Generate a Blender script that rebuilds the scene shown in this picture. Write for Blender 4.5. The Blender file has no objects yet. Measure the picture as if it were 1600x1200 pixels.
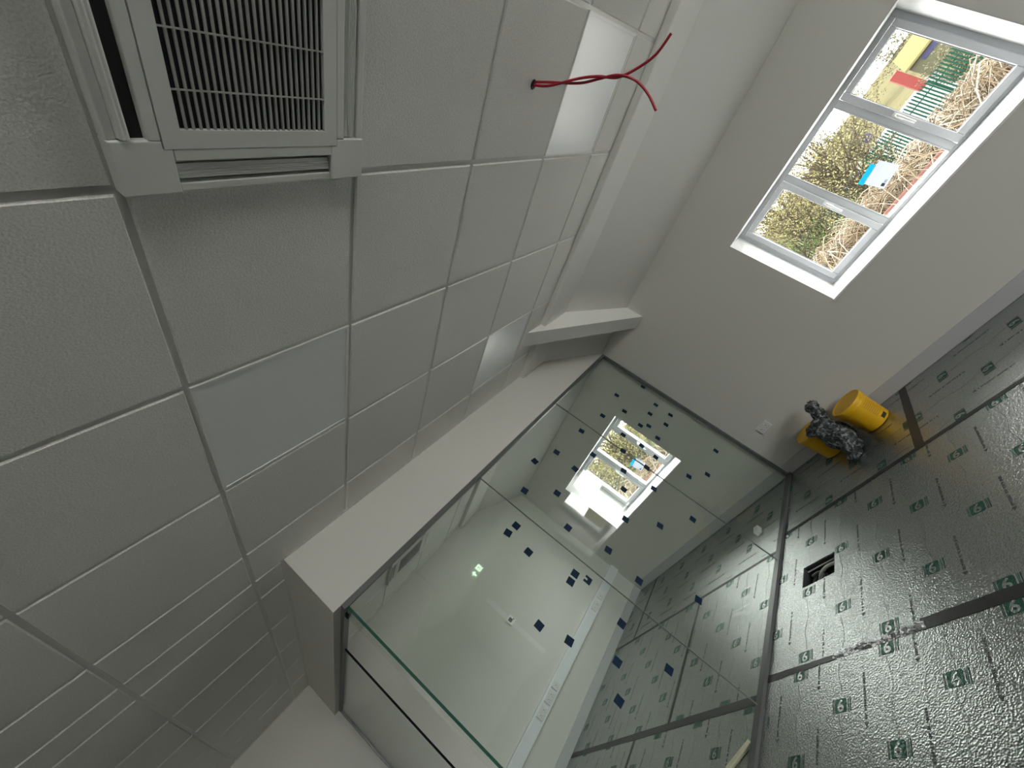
import bpy, bmesh, math, random
from mathutils import Vector, Matrix, noise
random.seed(7)
S = bpy.context.scene
COL = S.collection
H = 1.668                                   # eye height above the insulation boards
# ------------------------------------------------------------------ camera
F_PX = 636.4
R0 = Vector((0.55584145, -0.28002331, -0.78270507))      # right
R1 = Vector((-0.43378045, 0.70549803, -0.56045254))      # down
R2 = Vector((0.70913666, 0.65104491, 0.27067641))        # forward
cd = bpy.data.cameras.new('camera'); cam = bpy.data.objects.new('camera', cd); COL.objects.link(cam)
cd.sensor_width = 36.0; cd.lens = F_PX * 36.0 / 1600.0; cd.clip_start = 0.02; cd.clip_end = 400
m = Matrix((R0, -R1, -R2)).transposed().to_4x4(); m.translation = Vector((0, 0, H))
cam.matrix_world = m
S.camera = cam
# ------------------------------------------------------------------ world, exposure
W = bpy.data.worlds.new('overcast_sky'); S.world = W; W.use_nodes = True
bg = W.node_tree.nodes['Background']; bg.inputs[0].default_value = (1.0, 0.985, 0.955, 1); bg.inputs[1].default_value = 5.0
S.view_settings.view_transform = 'Standard'; S.view_settings.look = 'None'
S.view_settings.exposure = 1.85; S.view_settings.gamma = 1.0; S.view_settings.use_curve_mapping = False
cy = S.cycles
cy.use_denoising = True; cy.max_bounces = 16; cy.diffuse_bounces = 10; cy.glossy_bounces = 6
cy.transparent_max_bounces = 32; cy.caustics_reflective = False; cy.caustics_refractive = False
cy.sample_clamp_indirect = 8.0

# ------------------------------------------------------------------ key dimensions (metres)
CE = 2.7825        # ceiling tile face
ZT = 2.346         # underside of the bulkhead
XW = 4.266         # face of the window wall
YP = 2.649         # front face of the glass partition
XF = 0.502         # side face of the glass partition
YB = 5.90          # back wall
XE = 3.046         # edge of the tiled ceiling
XL, YF = -3.0, -6.8
WZ0, WZ1 = 0.873, 1.823
WY0, WY1 = -0.771, 0.977
W2 = 4.093         # offset from the first window to the one in the glazed room
WT = 0.62          # thickness of the window wall
WD = 0.485         # depth of the window reveal
BH = 0.11          # bulkhead thickness

# portals: guide sky sampling through the window openings and the added front one
def portal(y0, y1, z0, z1):
    l = bpy.data.lights.new('window_portal', 'AREA'); l.shape = 'RECTANGLE'; l.size = z1 - z0; l.size_y = y1 - y0
    l.cycles.is_portal = True
    o = bpy.data.objects.new('window_portal', l); COL.objects.link(o)
    o.location = (XW + WT, (y0 + y1) / 2, (z0 + z1) / 2); o.rotation_euler = (0, math.pi / 2, 0)
portal(WY0, WY1, WZ0, WZ1); portal(WY0 + W2, WY1 + W2, WZ0, WZ1)
def portal_front(x0, x1, z0, z1):
    l = bpy.data.lights.new('window_portal', 'AREA'); l.shape = 'RECTANGLE'; l.size = x1 - x0; l.size_y = z1 - z0
    l.cycles.is_portal = True
    o = bpy.data.objects.new('window_portal', l); COL.objects.link(o)
    o.location = ((x0 + x1) / 2, YF - 0.3, (z0 + z1) / 2); o.rotation_euler = (-math.pi / 2, 0, math.pi)
    o.rotation_euler = (math.pi / 2, 0, 0)
FX0, FX1, FZ0, FZ1 = -2.6, 1.6, 0.05, 2.4  # extent of the added opening in the front wall, made to admit light
portal_front(FX0, FX1, FZ0, FZ1)

# ------------------------------------------------------------------ materials
def mat(name, col, rough=0.6, metal=0.0, spec=0.5, bump=None, noise_col=None, emit=None):
    mt = bpy.data.materials.new(name); mt.use_nodes = True
    nt = mt.node_tree; p = nt.nodes['Principled BSDF']
    p.inputs['Base Color'].default_value = (*col, 1); p.inputs['Roughness'].default_value = rough
    p.inputs['Metallic'].default_value = metal; p.inputs['Specular IOR Level'].default_value = spec
    tc = nt.nodes.new('ShaderNodeTexCoord')
    if bump:
        sc, st, det = bump
        n = nt.nodes.new('ShaderNodeTexNoise'); n.inputs['Scale'].default_value = sc; n.inputs['Detail'].default_value = det
        b = nt.nodes.new('ShaderNodeBump'); b.inputs['Strength'].default_value = st; b.inputs['Distance'].default_value = 0.002
        nt.links.new(tc.outputs['Object'], n.inputs['Vector']); nt.links.new(n.outputs['Fac'], b.inputs['Height'])
        nt.links.new(b.outputs['Normal'], p.inputs['Normal'])
    if noise_col:
        sc, c2, lo, hi = noise_col
        n = nt.nodes.new('ShaderNodeTexNoise'); n.inputs['Scale'].default_value = sc; n.inputs['Detail'].default_value = 4
        r = nt.nodes.new('ShaderNodeValToRGB'); r.color_ramp.elements[0].position = lo; r.color_ramp.elements[1].position = hi
        r.color_ramp.elements[0].color = (*col, 1); r.color_ramp.elements[1].color = (*c2, 1)
        nt.links.new(tc.outputs['Object'], n.inputs['Vector']); nt.links.new(n.outputs['Fac'], r.inputs['Fac'])
        nt.links.new(r.outputs['Color'], p.inputs['Base Color'])
    if emit:
        p.inputs['Emission Color'].default_value = (*emit[0], 1); p.inputs['Emission Strength'].default_value = emit[1]
    return mt
M = {}
M['wall'] = mat('wall_paint', (0.61, 0.605, 0.575), 0.75, bump=(220, 0.08, 2))
M['ceilpaint'] = mat('ceiling_paint', (0.79, 0.79, 0.765), 0.75, bump=(220, 0.08, 2))
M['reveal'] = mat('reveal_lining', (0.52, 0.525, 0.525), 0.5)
M['white'] = mat('white_gloss', (0.80, 0.80, 0.79), 0.35)
M['skirt'] = mat('skirting_grey_white', (0.47, 0.47, 0.485), 0.4)
M['plate'] = mat('socket_plate', (0.69, 0.69, 0.68), 0.4)
M['trunk'] = mat('trunking_plastic', (0.74, 0.76, 0.80), 0.35)
M['upvc'] = mat('upvc_frame', (0.52, 0.54, 0.57), 0.28)
M['bar'] = mat('ceiling_bar', (0.66, 0.67, 0.64), 0.40)
M['gap'] = mat('shadow_gap', (0.12, 0.12, 0.12), 0.8)
M['tile'] = mat('mineral_tile', (0.80, 0.80, 0.77), 0.9, spec=0.2, bump=(160, 0.9, 6), noise_col=(230, (0.68, 0.68, 0.655), 0.42, 0.68))
M['diffuser'] = mat('acrylic_diffuser', (0.80, 0.82, 0.83), 0.3, spec=0.6)
M['alu'] = mat('grey_channel', (0.11, 0.115, 0.115), 0.42, metal=0.2)
M['black'] = mat('black_void', (0.008, 0.008, 0.008), 0.7)
M['seal'] = mat('black_seal', (0.006, 0.006, 0.007), 0.8, spec=0.1)
M['joint'] = mat('glass_joint', (0.22, 0.24, 0.23), 0.4)
M['edge'] = mat('green_glass_edge', (0.010, 0.075, 0.05), 0.15)
M['acgrey'] = mat('cassette_plastic', (0.72, 0.73, 0.71), 0.5, bump=(400, 0.1, 2))
M['slat'] = mat('grille_slat', (0.42, 0.42, 0.41), 0.45)
M['red'] = mat('red_cable_sheath', (0.42, 0.008, 0.03), 0.35)
M['blue'] = mat('blue_vinyl', (0.0012, 0.015, 0.042), 0.55, spec=0.2)
M['yellow'] = mat('yellow_plastic', (0.72, 0.40, 0.008), 0.4)
M['ink'] = mat('black_ink', (0.03, 0.025, 0.01), 0.6)
M['ochre'] = mat('faded_print', (0.42, 0.22, 0.02), 0.6)
M['pvc'] = mat('grey_pvc', (0.10, 0.10, 0.11), 0.4)
M['cablew'] = mat('white_cable', (0.78, 0.78, 0.76), 0.35)
M['box'] = mat('floor_box_steel', (0.05, 0.05, 0.06), 0.5, metal=0.4)
M['wood'] = mat('raw_softwood', (0.72, 0.64, 0.45), 0.7, noise_col=(30, (0.80, 0.74, 0.58), 0.3, 0.7))
M['screen'] = mat('grey_lcd', (0.07, 0.08, 0.08), 0.2)
def paper(name, col):
    mt = bpy.data.materials.new(name); mt.use_nodes = True; nt = mt.node_tree; p = nt.nodes['Principled BSDF']; p.inputs['Base Color'].default_value = (*col, 1)
    t = nt.nodes.new('ShaderNodeBsdfTranslucent'); t.inputs[0].default_value = (*col, 1); mx = nt.nodes.new('ShaderNodeMixShader'); mx.inputs[0].default_value = .5
    nt.links.new(p.outputs[0], mx.inputs[1]); nt.links.new(t.outputs[0], mx.inputs[2]); nt.links.new(mx.outputs[0], nt.nodes['Material Output'].inputs[0])
    return mt
M['card'] = paper('label_paper', (0.50, 0.52, 0.58)); M['cyan'] = paper('cyan_header', (0.03, 0.42, 0.55))
M['patch'] = mat('filler_patch', (0.66, 0.66, 0.64), 0.8)
M['signwhite'] = mat('exit_sign_lit', (0.9, 1.0, 0.9), 0.5, emit=((0.75, 1.0, 0.72), 4.0))
M['signgreen'] = mat('exit_sign_green', (0.02, 0.35, 0.12), 0.5, emit=((0.10, 0.6, 0.22), 0.7))
M['concrete'] = mat('concrete_slab', (0.30, 0.30, 0.29), 0.85)

def foil_material(name, col, metal, rough):
    mt = bpy.data.materials.new(name); mt.use_nodes = True; nt = mt.node_tree; p = nt.nodes['Principled BSDF']
    p.inputs['Metallic'].default_value = metal; p.inputs['Roughness'].default_value = rough
    tc = nt.nodes.new('ShaderNodeTexCoord')
    mp = nt.nodes.new('ShaderNodeMapping'); mp.inputs['Scale'].default_value = (1, 1.0, 1)
    nt.links.new(tc.outputs['Object'], mp.inputs['Vector'])
    v = nt.nodes.new('ShaderNodeTexVoronoi'); v.inputs['Scale'].default_value = 120
    n = nt.nodes.new('ShaderNodeTexNoise'); n.inputs['Scale'].default_value = 100; n.inputs['Detail'].default_value = 5
    n2 = nt.nodes.new('ShaderNodeTexNoise'); n2.inputs['Scale'].default_value = 3; n2.inputs['Detail'].default_value = 3
    for t in (v, n, n2): nt.links.new(mp.outputs['Vector'], t.inputs['Vector'])
    a = nt.nodes.new('ShaderNodeMath'); a.operation = 'ADD'
    nt.links.new(v.outputs['Distance'], a.inputs[0]); nt.links.new(n.outputs['Fac'], a.inputs[1])
    a2 = nt.nodes.new('ShaderNodeMath'); a2.operation = 'MULTIPLY_ADD'; a2.inputs[1].default_value = 2.5
    nt.links.new(n2.outputs['Fac'], a2.inputs[0]); nt.links.new(a.outputs[0], a2.inputs[2])
    b = nt.nodes.new('ShaderNodeBump'); b.inputs['Strength'].default_value = 0.62; b.inputs['Distance'].default_value = 0.0028
    nt.links.new(a2.outputs[0], b.inputs['Height']); nt.links.new(b.outputs['Normal'], p.inputs['Normal'])
    r = nt.nodes.new('ShaderNodeValToRGB'); r.color_ramp.elements[0].position = 0.35; r.color_ramp.elements[1].position = 0.65
    r.color_ramp.elements[0].color = (*[c * 0.78 for c in col], 1); r.color_ramp.elements[1].color = (*[min(1, c * 1.12) for c in col], 1)
    nt.links.new(n.outputs['Fac'], r.inputs['Fac']); nt.links.new(r.outputs['Color'], p.inputs['Base Color'])
    return mt
M['foil'] = foil_material('embossed_foil', (0.45, 0.47, 0.465), 0.95, 0.27)
M['foilink'] = foil_material('green_ink_on_foil', (0.02, 0.105, 0.075), 0.5, 0.36)
M['foiltext'] = foil_material('dark_ink_on_foil', (0.10, 0.11, 0.11), 0.5, 0.42)
M['foilfaint'] = foil_material('faint_ink_on_foil', (0.36, 0.39, 0.38), 0.8, 0.33)
M['tape'] = mat('black_tape', (0.022, 0.022, 0.024), 0.42, bump=(60, 0.5, 4))
M['foilraw'] = foil_material('crumpled_foil_tape', (0.50, 0.50, 0.52), 0.9, 0.25)

def glass_material(name, tint):
    mt = bpy.data.materials.new(name); mt.use_nodes = True; nt = mt.node_tree
    for n in list(nt.nodes): nt.nodes.remove(n)
    out = nt.nodes.new('ShaderNodeOutputMaterial'); mix = nt.nodes.new('ShaderNodeMixShader')
    tr = nt.nodes.new('ShaderNodeBsdfTransparent'); tr.inputs[0].default_value = (*tint, 1)
    gl = nt.nodes.new('ShaderNodeBsdfGlossy'); gl.inputs['Roughness'].default_value = 0.0
    fr = nt.nodes.new('ShaderNodeFresnel'); geo = nt.nodes.new('ShaderNodeNewGeometry')
    ma = nt.nodes.new('ShaderNodeMath'); ma.operation = 'MULTIPLY_ADD'; ma.inputs[1].default_value = 1 / 1.5 - 1.5; ma.inputs[2].default_value = 1.5
    nt.links.new(geo.outputs['Backfacing'], ma.inputs[0]); nt.links.new(ma.outputs[0], fr.inputs['IOR'])
    nt.links.new(fr.outputs[0], mix.inputs[0]); nt.links.new(tr.outputs[0], mix.inputs[1]); nt.links.new(gl.outputs[0], mix.inputs[2])
    nt.links.new(mix.outputs[0], out.inputs[0])
    return mt
M['glass'] = glass_material('partition_glass', (0.955, 0.985, 0.965))
M['wglass'] = glass_material('window_glass', (0.98, 0.99, 0.985))

# ------------------------------------------------------------------ helpers
def link(name, me, parent=None):
    o = bpy.data.objects.new(name, me); COL.objects.link(o)
    if parent: o.parent = parent
    return o
def tag(o, label=None, cat=None, group=None, kind=None):
    if label: o['label'] = label
    if cat: o['category'] = cat
    if group: o['group'] = group
    if kind: o['kind'] = kind
    return o
def empty(name, loc=(0, 0, 0), rz=0):
    o = bpy.data.objects.new(name, None); COL.objects.link(o); o.location = loc; o.rotation_euler = (0, 0, rz); o.empty_display_size = 0.05
    return o
class MB:
    def __init__(s): s.v = []; s.f = []; s.mi = []; s.sm = []
    def face(s, pts, mi=0, smooth=False):
        k = len(s.v); s.v += [tuple(p) for p in pts]; s.f.append(tuple(range(k, k + len(pts)))); s.mi.append(mi); s.sm.append(smooth)
    def box(s, x0, x1, y0, y1, z0, z1, mi=0):
        x0, x1 = sorted((x0, x1)); y0, y1 = sorted((y0, y1)); z0, z1 = sorted((z0, z1))
        k = len(s.v)
        s.v += [(x0, y0, z0), (x1, y0, z0), (x1, y1, z0), (x0, y1, z0), (x0, y0, z1), (x1, y0, z1), (x1, y1, z1), (x0, y1, z1)]
        for q in ((0, 3, 2, 1), (4, 5, 6, 7), (0, 1, 5, 4), (1, 2, 6, 5), (2, 3, 7, 6), (3, 0, 4, 7)):
            s.f.append(tuple(k + i for i in q)); s.mi.append(mi); s.sm.append(False)
        return s
    def prism(s, poly, axis, a, b, mi=0):        # poly = list of 2D pts, extruded on an axis
        def P(p, t):
            if axis == 1: return (p[0], t, p[1])
            if axis == 0: return (t, p[0], p[1])
            return (p[0], p[1], t)
        n = len(poly); k = len(s.v)
        s.v += [P(p, a) for p in poly] + [P(p, b) for p in poly]
        s.f.append(tuple(k + i for i in range(n))); s.mi.append(mi); s.sm.append(False)
        s.f.append(tuple(k + n + i for i in reversed(range(n)))); s.mi.append(mi); s.sm.append(False)
        for i in range(n):
            j = (i + 1) % n; s.f.append((k + i, k + n + i, k + n + j, k + j)); s.mi.append(mi); s.sm.append(False)
        return s
    def tube(s, pts, r, n=8, mi=0, r1=None, cap=True):
        pts = [Vector(p) for p in pts]; N = len(pts); k = len(s.v); up = Vector((0.13, 0.31, 0.94)).normalized()
        for i, p in enumerate(pts):
            d = (pts[min(i + 1, N - 1)] - pts[max(i - 1, 0)]).normalized()
            a = d.cross(up)
            if a.length < 1e-3: a = d.cross(Vector((1, 0, 0)))
            a.normalize(); b = d.cross(a)
            rr = r if r1 is None else r + (r1 - r) * i / max(1, N - 1)
            for j in range(n):
                t = 2 * math.pi * j / n; s.v.append(tuple(p + a * math.cos(t) * rr + b * math.sin(t) * rr))
        for i in range(N - 1):
            for j in range(n):
                j2 = (j + 1) % n
                s.f.append((k + i * n + j, k + i * n + j2, k + (i + 1) * n + j2, k + (i + 1) * n + j)); s.mi.append(mi); s.sm.append(True)
        if cap and n > 2:
            s.f.append(tuple(k + j for j in reversed(range(n)))); s.mi.append(mi); s.sm.append(False)
            s.f.append(tuple(k + (N - 1) * n + j for j in range(n))); s.mi.append(mi); s.sm.append(False)
        return s
    def lathe(s, prof, n=48, mi=0, c=(0, 0)):
        q = []
        for i in range(len(prof) - 1):
            a, b = Vector(prof[i]), Vector(prof[i + 1]); q.append(tuple(a)); L_ = (b - a).length
            if L_ > .008: q += [tuple(a + (b - a) * .0012 / L_), tuple(b - (b - a) * .0012 / L_)]
        prof = q + [prof[-1]]
        k = len(s.v); m = len(prof)
        for i in range(n):
            t = 2 * math.pi * i / n
            for r, z in prof: s.v.append((c[0] + r * math.cos(t), c[1] + r * math.sin(t), z))
        for i in range(n):
            i2 = (i + 1) % n
            for j in range(m - 1):
                s.f.append((k + i * m + j, k + i2 * m + j, k + i2 * m + j + 1, k + i * m + j + 1)); s.mi.append(mi); s.sm.append(True)
        return s
    def build(s, name, mats, parent=None, bevel=0, seg=2, auto=False):
        me = bpy.data.meshes.new(name); me.from_pydata(s.v, [], s.f); me.update()
        if not isinstance(mats, (list, tuple)): mats = [mats]
        for mt in mats: me.materials.append(M[mt] if isinstance(mt, str) else mt)
        for i, p in enumerate(me.polygons): p.material_index = s.mi[i]; p.use_smooth = s.sm[i]
        bm = bmesh.new(); bm.from_mesh(me)
        bmesh.ops.recalc_face_normals(bm, faces=bm.faces); bm.to_mesh(me); bm.free()
        o = link(name, me, parent)
        if bevel:
            b = o.modifiers.new('bevel', 'BEVEL'); b.width = bevel; b.segments = seg; b.limit_method = 'ANGLE'
        return o
def B(name, ext, mt, parent=None, bevel=0):
    return MB().box(*ext).build(name, mt, parent, bevel)
def kids(o): return [c for c in bpy.data.objects if c.parent == o]
def copy_tree(o, parent=None):
    c = o.copy(); COL.objects.link(c); c.parent = parent
    for ch in kids(o): copy_tree(ch, c)
    return c
def struct(o): o['kind'] = 'structure'; return o

# ------------------------------------------------------------------ room shell
def wall_x(x0, x1, y0, y1, z0, z1, holes):     # a wall across X with openings (y0,y1,z0,z1), sorted by y
    mb = MB(); y = y0
    for a, b, c, d in holes:
        mb.box(x0, x1, y, a, z0, z1); mb.box(x0, x1, a, b, z0, c); mb.box(x0, x1, a, b, d, z1); y = b
    mb.box(x0, x1, y, y1, z0, z1); return mb
struct(wall_x(XW, XW + WT, YF - 0.3, YB + 0.3, -0.3, 3.1,
       [(WY0, WY1, WZ0, WZ1), (WY0 + W2, WY1 + W2, WZ0, WZ1)]).build('wall_window', 'wall'))
struct(B('wall_back', (XL - 0.3, XW, YB, YB + 0.3, -0.3, 3.1), 'wall'))
struct(B('wall_left', (XL - 0.3, XL, YF, YB, -0.3, 3.1), 'wall'))
mb = MB(); mb.box(XL - 0.3, FX0, YF - 0.3, YF, -0.3, 3.1); mb.box(FX1, XW, YF - 0.3, YF, -0.3, 3.1)
mb.box(FX0, FX1, YF - 0.3, YF, -0.3, FZ0); mb.box(FX0, FX1, YF - 0.3, YF, FZ1, 3.1)
struct(mb.build('wall_front', 'wall'))
# floor: slab under the boards plus the part of the floor behind the camera
mb = MB(); mb.box(XL, XW, YF, YB, -0.30, -0.10, 0)
mb.box(XL, XW, YF, -1.06, -0.10, 0.0, 1); mb.box(XL, 3.338, -1.06, 0.20, -0.10, 0.0, 1); mb.box(XL, 0.62, 0.20, YB, -0.10, 0.0, 1)
struct(mb.build('floor', ['concrete', 'foil']))
struct(B('ceiling_deck', (XL, XW, YF, YB, 3.02, 3.1), 'wall'))
# bulkhead over the glass partition
mb = MB(); mb.box(XF, XW, YP, YP + BH, ZT, 3.02); mb.box(XF, XF + BH, YP + BH, YB, ZT, 3.02)
struct(mb.build('wall_bulkhead', 'wall'))
# soffit along the window wall: fascia, flat band, then the slope down to the wall
def soffit(y0, y1):
    prof = [(XE, CE + 0.06), (XE, 2.738), (3.47, 2.744), (XW, 2.362), (XW, 3.0), (XE, 3.0)]
    mb = MB()
    n = len(prof)
    mb.prism(prof, 1, y0, y1)
    return mb.build('ceiling_soffit', 'ceilpaint', bevel=0.012, seg=3)
struct(soffit(YF, YP)); struct(soffit(YP + BH, YB))
# sloping boxed beam
mb = MB(); mb.prism([(2.80, CE + 0.004), (XW, 2.170), (XW, 2.45), (3.0, 2.98), (2.8, 2.98)], 1, 1.978, 2.137)
struct(mb.build('ceiling_beam', 'ceilpaint'))

# tiled ceiling
GX, CELL = 0.3274, 0.6
tiles = MB(); bars = MB()
def tile(x0, x1, y0, y1):
    if x1 - x0 < 0.05 or y1 - y0 < 0.05: return
    z = CE; i1, i2 = 0.009, 0.013
    a = [(x0 + i1, y0 + i1), (x1 - i1, y0 + i1), (x1 - i1, y1 - i1), (x0 + i1, y1 - i1)]
    b = [(x0 + i2, y0 + i2), (x1 - i2, y0 + i2), (x1 - i2, y1 - i2), (x0 + i2, y1 - i2)]
    tiles.face([(*p, z) for p in b])
    for i in range(4):
        j = (i + 1) % 4
        tiles.face([(*b[i], z), (*b[j], z), (*a[j], z + 0.007), (*a[i], z + 0.007)])
def cuts(lo, hi, off):
    r = [lo]; k = math.ceil((lo - off) / CELL)
    while off + k * CELL < hi - 1e-4:
        if off + k * CELL > lo + 1e-4: r.append(off + k * CELL)
        k += 1
    return r + [hi]
def grid(x0, x1, y0, y1, oy, skip):
    xs, ys = cuts(x0, x1, GX), cuts(y0, y1, oy)
    for i in range(len(xs) - 1):
        for j in range(len(ys) - 1):
            cx, cyy = (xs[i] + xs[i + 1]) / 2, (ys[j] + ys[j + 1]) / 2
            if any(abs(cx - a) < 0.2 and abs(cyy - b) < 0.2 for a, b in skip): continue
            tile(xs[i], xs[i + 1], ys[j], ys[j + 1])
    bars.box(x0, x1, y0, y1, CE + 0.007, CE + 0.03)
GY = 0.5051; GY2 = 5.105
def cell(i, j, oy=GY): return (GX + (i + 0.5) * CELL, oy + (j + 0.5) * CELL)
CAS1 = cell(0, -1); CAS2 = cell(2, -1, GY2)
LP = [cell(0, 1), cell(3, -1), cell(3, 2)]
grid(XL, XE, YF, YP, GY, [CAS1] + LP)
grid(XL, XF, YP, YB, GY, [])
grid(XF + BH, XE, YP + BH, YB, GY2, [CAS2])
c = struct(tiles.build('ceiling', 'tile'))
bars.build('ceiling_grid', 'bar', c)
# perimeter angles where the tiles meet wall and bulkhead
mb = MB(); a = 0.018
mb.box(XF - a, XE, YP - a, YP, CE - 0.001, CE + 0.009); mb.box(XF - a, XF, YP, YB - a, CE - 0.001, CE + 0.009)
mb.box(XL, XF, YB - a, YB, CE - 0.001, CE + 0.009); mb.box(XF + BH, XE, YB - a, YB, CE - 0.001, CE + 0.009)
mb.box(XF + BH, XE, YP + BH, YP + BH + a, CE - 0.001, CE + 0.009)
struct(mb.build('trim_1', 'bar'))

# skirting boards
def skirt(name, ext): struct(B(name, ext, 'skirt', bevel=0.003))
skirt('baseboard_window', (XW - 0.006, XW, YF, YP - 0.02, 0.0, 0.118))
skirt('baseboard_glazed_room', (XW - 0.006, XW, YP + 0.06, YB, 0.0, 0.118))
skirt('baseboard_back', (XF + 0.05, XW - 0.006, YB - 0.014, YB, 0.0, 0.115))

# ------------------------------------------------------------------ windows
def make_window(n, dy):
    w = struct(empty('window_%d' % n, (XW + WD, dy, WZ0)))
    def P(name, mb, mt, par=w, bevel=0.004): return mb.build(name, mt, par, bevel=bevel)
    hz = WZ1 - WZ0; a, b = WY0, WY1; fb, ft = .027, .045
    fr = MB()
    fr.box(0, .07, a, a + .045, 0, hz); fr.box(0, .07, b - .045, b, 0, hz)
    fr.box(0, .07, a + .045, b - .045, 0, fb); fr.box(0, .07, a + .045, b - .045, hz - ft, hz)
    fr.box(0, .07, -.217, -.167, fb, hz - ft); fr.box(0, .07, .360, .410, fb, hz - ft)
    P('window_frame', fr, 'upvc')
    def sash(y0, y1, hy):
        sm = MB(); z0, z1 = fb + .002, hz - ft - .002; x0, x1 = -.020, .045; t = .052
        sm.box(x0, x1, y0, y0 + t, z0, z1); sm.box(x0, x1, y1 - t, y1, z0, z1)
        sm.box(x0, x1, y0 + t, y1 - t, z0, z0 + .055); sm.box(x0, x1, y0 + t, y1 - t, z1 - .048, z1)
        s = P('sash', sm, 'upvc', bevel=0.007)
        MB().box(.012, .030, y0 + t - .005, y1 - t + .005, z0 + .050, z1 - .043).build('pane', 'wglass', s)
        g = MB()
        for (p, q, u, v) in ((y0 + t, y0 + t + .004, z0 + .055, z1 - .048), (y1 - t - .004, y1 - t, z0 + .055, z1 - .048),
                             (y0 + t, y1 - t, z0 + .055, z0 + .059), (y0 + t, y1 - t, z1 - .052, z1 - .048)):
            g.box(.008, .014, p, q, u, v)
        g.build('gasket', 'pvc', s)
        hd = MB(); zc = .47
        hd.box(x0 - .014, x0, hy - .014, hy + .014, zc - .035, zc + .045)
        hd.tube([(x0 - .02, hy, zc + .02), (x0 - .038, hy, zc + .018), (x0 - .042, hy, zc), (x0 - .040, hy, zc - .05), (x0 - .036, hy, zc - .115)], .0095, 10)
        hd.build('handle', 'white', s, bevel=0.003)
    sash(a + .042, -.219, -.244); sash(.412, b - .042, .436)
    MB().box(.012, .030, -.170, .363, fb - .003, hz - ft + .003).build('pane', 'wglass', w)
    bead = MB()
    bead.box(-.003, .012, -.167, -.158, fb, hz - ft); bead.box(-.003, .012, .351, .360, fb, hz - ft)
    bead.box(-.003, .012, -.158, .351, fb, fb + .006); bead.box(-.003, .012, -.158, .351, hz - ft - .008, hz - ft)
    bead.build('glazing_bead', 'upvc', w)
    sl = MB(); sl.box(-WD - .018, -.001, a + .001, b - .001, -.012, .004)
    sl.build('window_sill', 'white', w, bevel=0.002)
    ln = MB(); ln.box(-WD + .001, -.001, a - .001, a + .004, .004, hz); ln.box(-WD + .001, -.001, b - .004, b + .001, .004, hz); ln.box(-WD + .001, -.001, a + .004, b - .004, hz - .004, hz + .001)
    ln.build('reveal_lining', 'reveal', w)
    ex = MB(); ex.box(.07, .20, a, b, -.02, .015); ex.build('outer_sill', 'white', w)
    return w
make_window(1, 0.0); make_window(2, W2)
# added glazed opening, unseen behind the camera, put in to light the near room
w = struct(empty('window_3', (0, YF - 0.1, 0)))
mb = MB(); n = 3
for i in range(n + 1):
    x = FX0 + (FX1 - FX0) * i / n; x0 = min(max(x - .035, FX0), FX1 - .07); mb.box(x0, x0 + .07, -.07, 0, FZ0, FZ1)
mb.box(FX0, FX1, -.07, 0, FZ0, FZ0 + .07); mb.box(FX0, FX1, -.07, 0, FZ1 - .07, FZ1)
mb.build('window_frame', 'upvc', w); MB().box(FX0 + .03, FX1 - .03, -.045, -.025, FZ0 + .03, FZ1 - .03).build('pane', 'wglass', w)

# labels stuck on the middle panes
def pane_label(dy, label):
    r = empty('window_label', (XW + WD + .009, 0.115 + dy, 1.17)); r.rotation_euler = (math.radians(-8), 0, 0)
    MB().box(0, .0015, -.090, .090, -.078, .068).build('paper', 'card', r)
    MB().box(-.0005, .0015, -.055, .100, .070, .108).build('header', 'cyan', r)
    q = MB(); q.box(-.0012, -.0002, .050, .074, -.064, -.042); q.box(-.0012, -.0002, .022, .046, -.062, -.058); q.box(-.0012, -.0002, .022, .046, -.053, -.049)
    q.build('small_print', 'foiltext', r)
    tag(r, label, 'label')
pane_label(0, 'white label with a cyan header stuck on the middle pane of the nearer window')
pane_label(W2, 'white label with a cyan header on the window seen through the glass partition')
# strip of film left on the nearer window sill
r = MB(); r.box(XW + .10, XW + .19, -.66, -.37, WZ0 + .0055, WZ0 + .0075)
o = r.build('sill_film', 'foilfaint'); tag(o, 'grey strip of protective film left on the white window sill', 'film')

# ------------------------------------------------------------------ glass partition
GT = 0.012; GYC = YP - 0.006; GXC = XF + 0.070; ZB = 0.018
gp = empty('glass_partition', (0, 0, 0))
tag(gp, 'full-height frameless glass partition in grey channels dividing off the back room', 'glass partition')
def pane_xz(x0, x1):
    mb = MB(); mb.box(x0, x1, YP + .006, YP + .006 + GT, ZB, ZT - .004)
    return mb
def pane(mb, axis):
    o = mb.build('glass_pane', ['glass', 'edge'], gp)
    return o
J = [GXC + .009, 1.800, 3.041, XW - .012]
for i in range(3): pane(pane_xz(J[i] + (.002 if i else 0), J[i + 1] - .002), 1)
Y0 = YP + .006 + GT + .002
YD0, YD1 = 2.80, 3.52
o = MB().box(GXC - .0075, GXC + .0075, YP + .005, YD0, ZB, ZT - .004).build('glass_pane', ['glass', 'edge'], gp)
for p in o.data.polygons:
    if p.normal.y < -0.5: p.material_index = 1        # polished edge of the return pane
pane(MB().box(GXC - .006, GXC + .006, YD1, YB - .012, ZB, ZT - .004), 0)
for x in J[1:3]: B('joint_seal', (x - .0015, x + .0015, YP + .006, YP + .006 + GT, ZB, ZT - .004), 'joint', gp)
B('door_seal', (GXC - .006, GXC + .006, YD1 - .012, YD1 - .001, ZB, ZT - .004), 'seal', gp)
B('top_channel', (GXC - .02, XW, YP - .002, YP + .034, ZT - .032, ZT), 'alu', gp)
B('top_channel', (GXC - .02, GXC + .02, YP + .034, YB, ZT - .028, ZT), 'alu', gp)
B('wall_channel', (XW - .028, XW, YP - .002, YP + .034, .022, ZT - .032), 'alu', gp)
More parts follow.
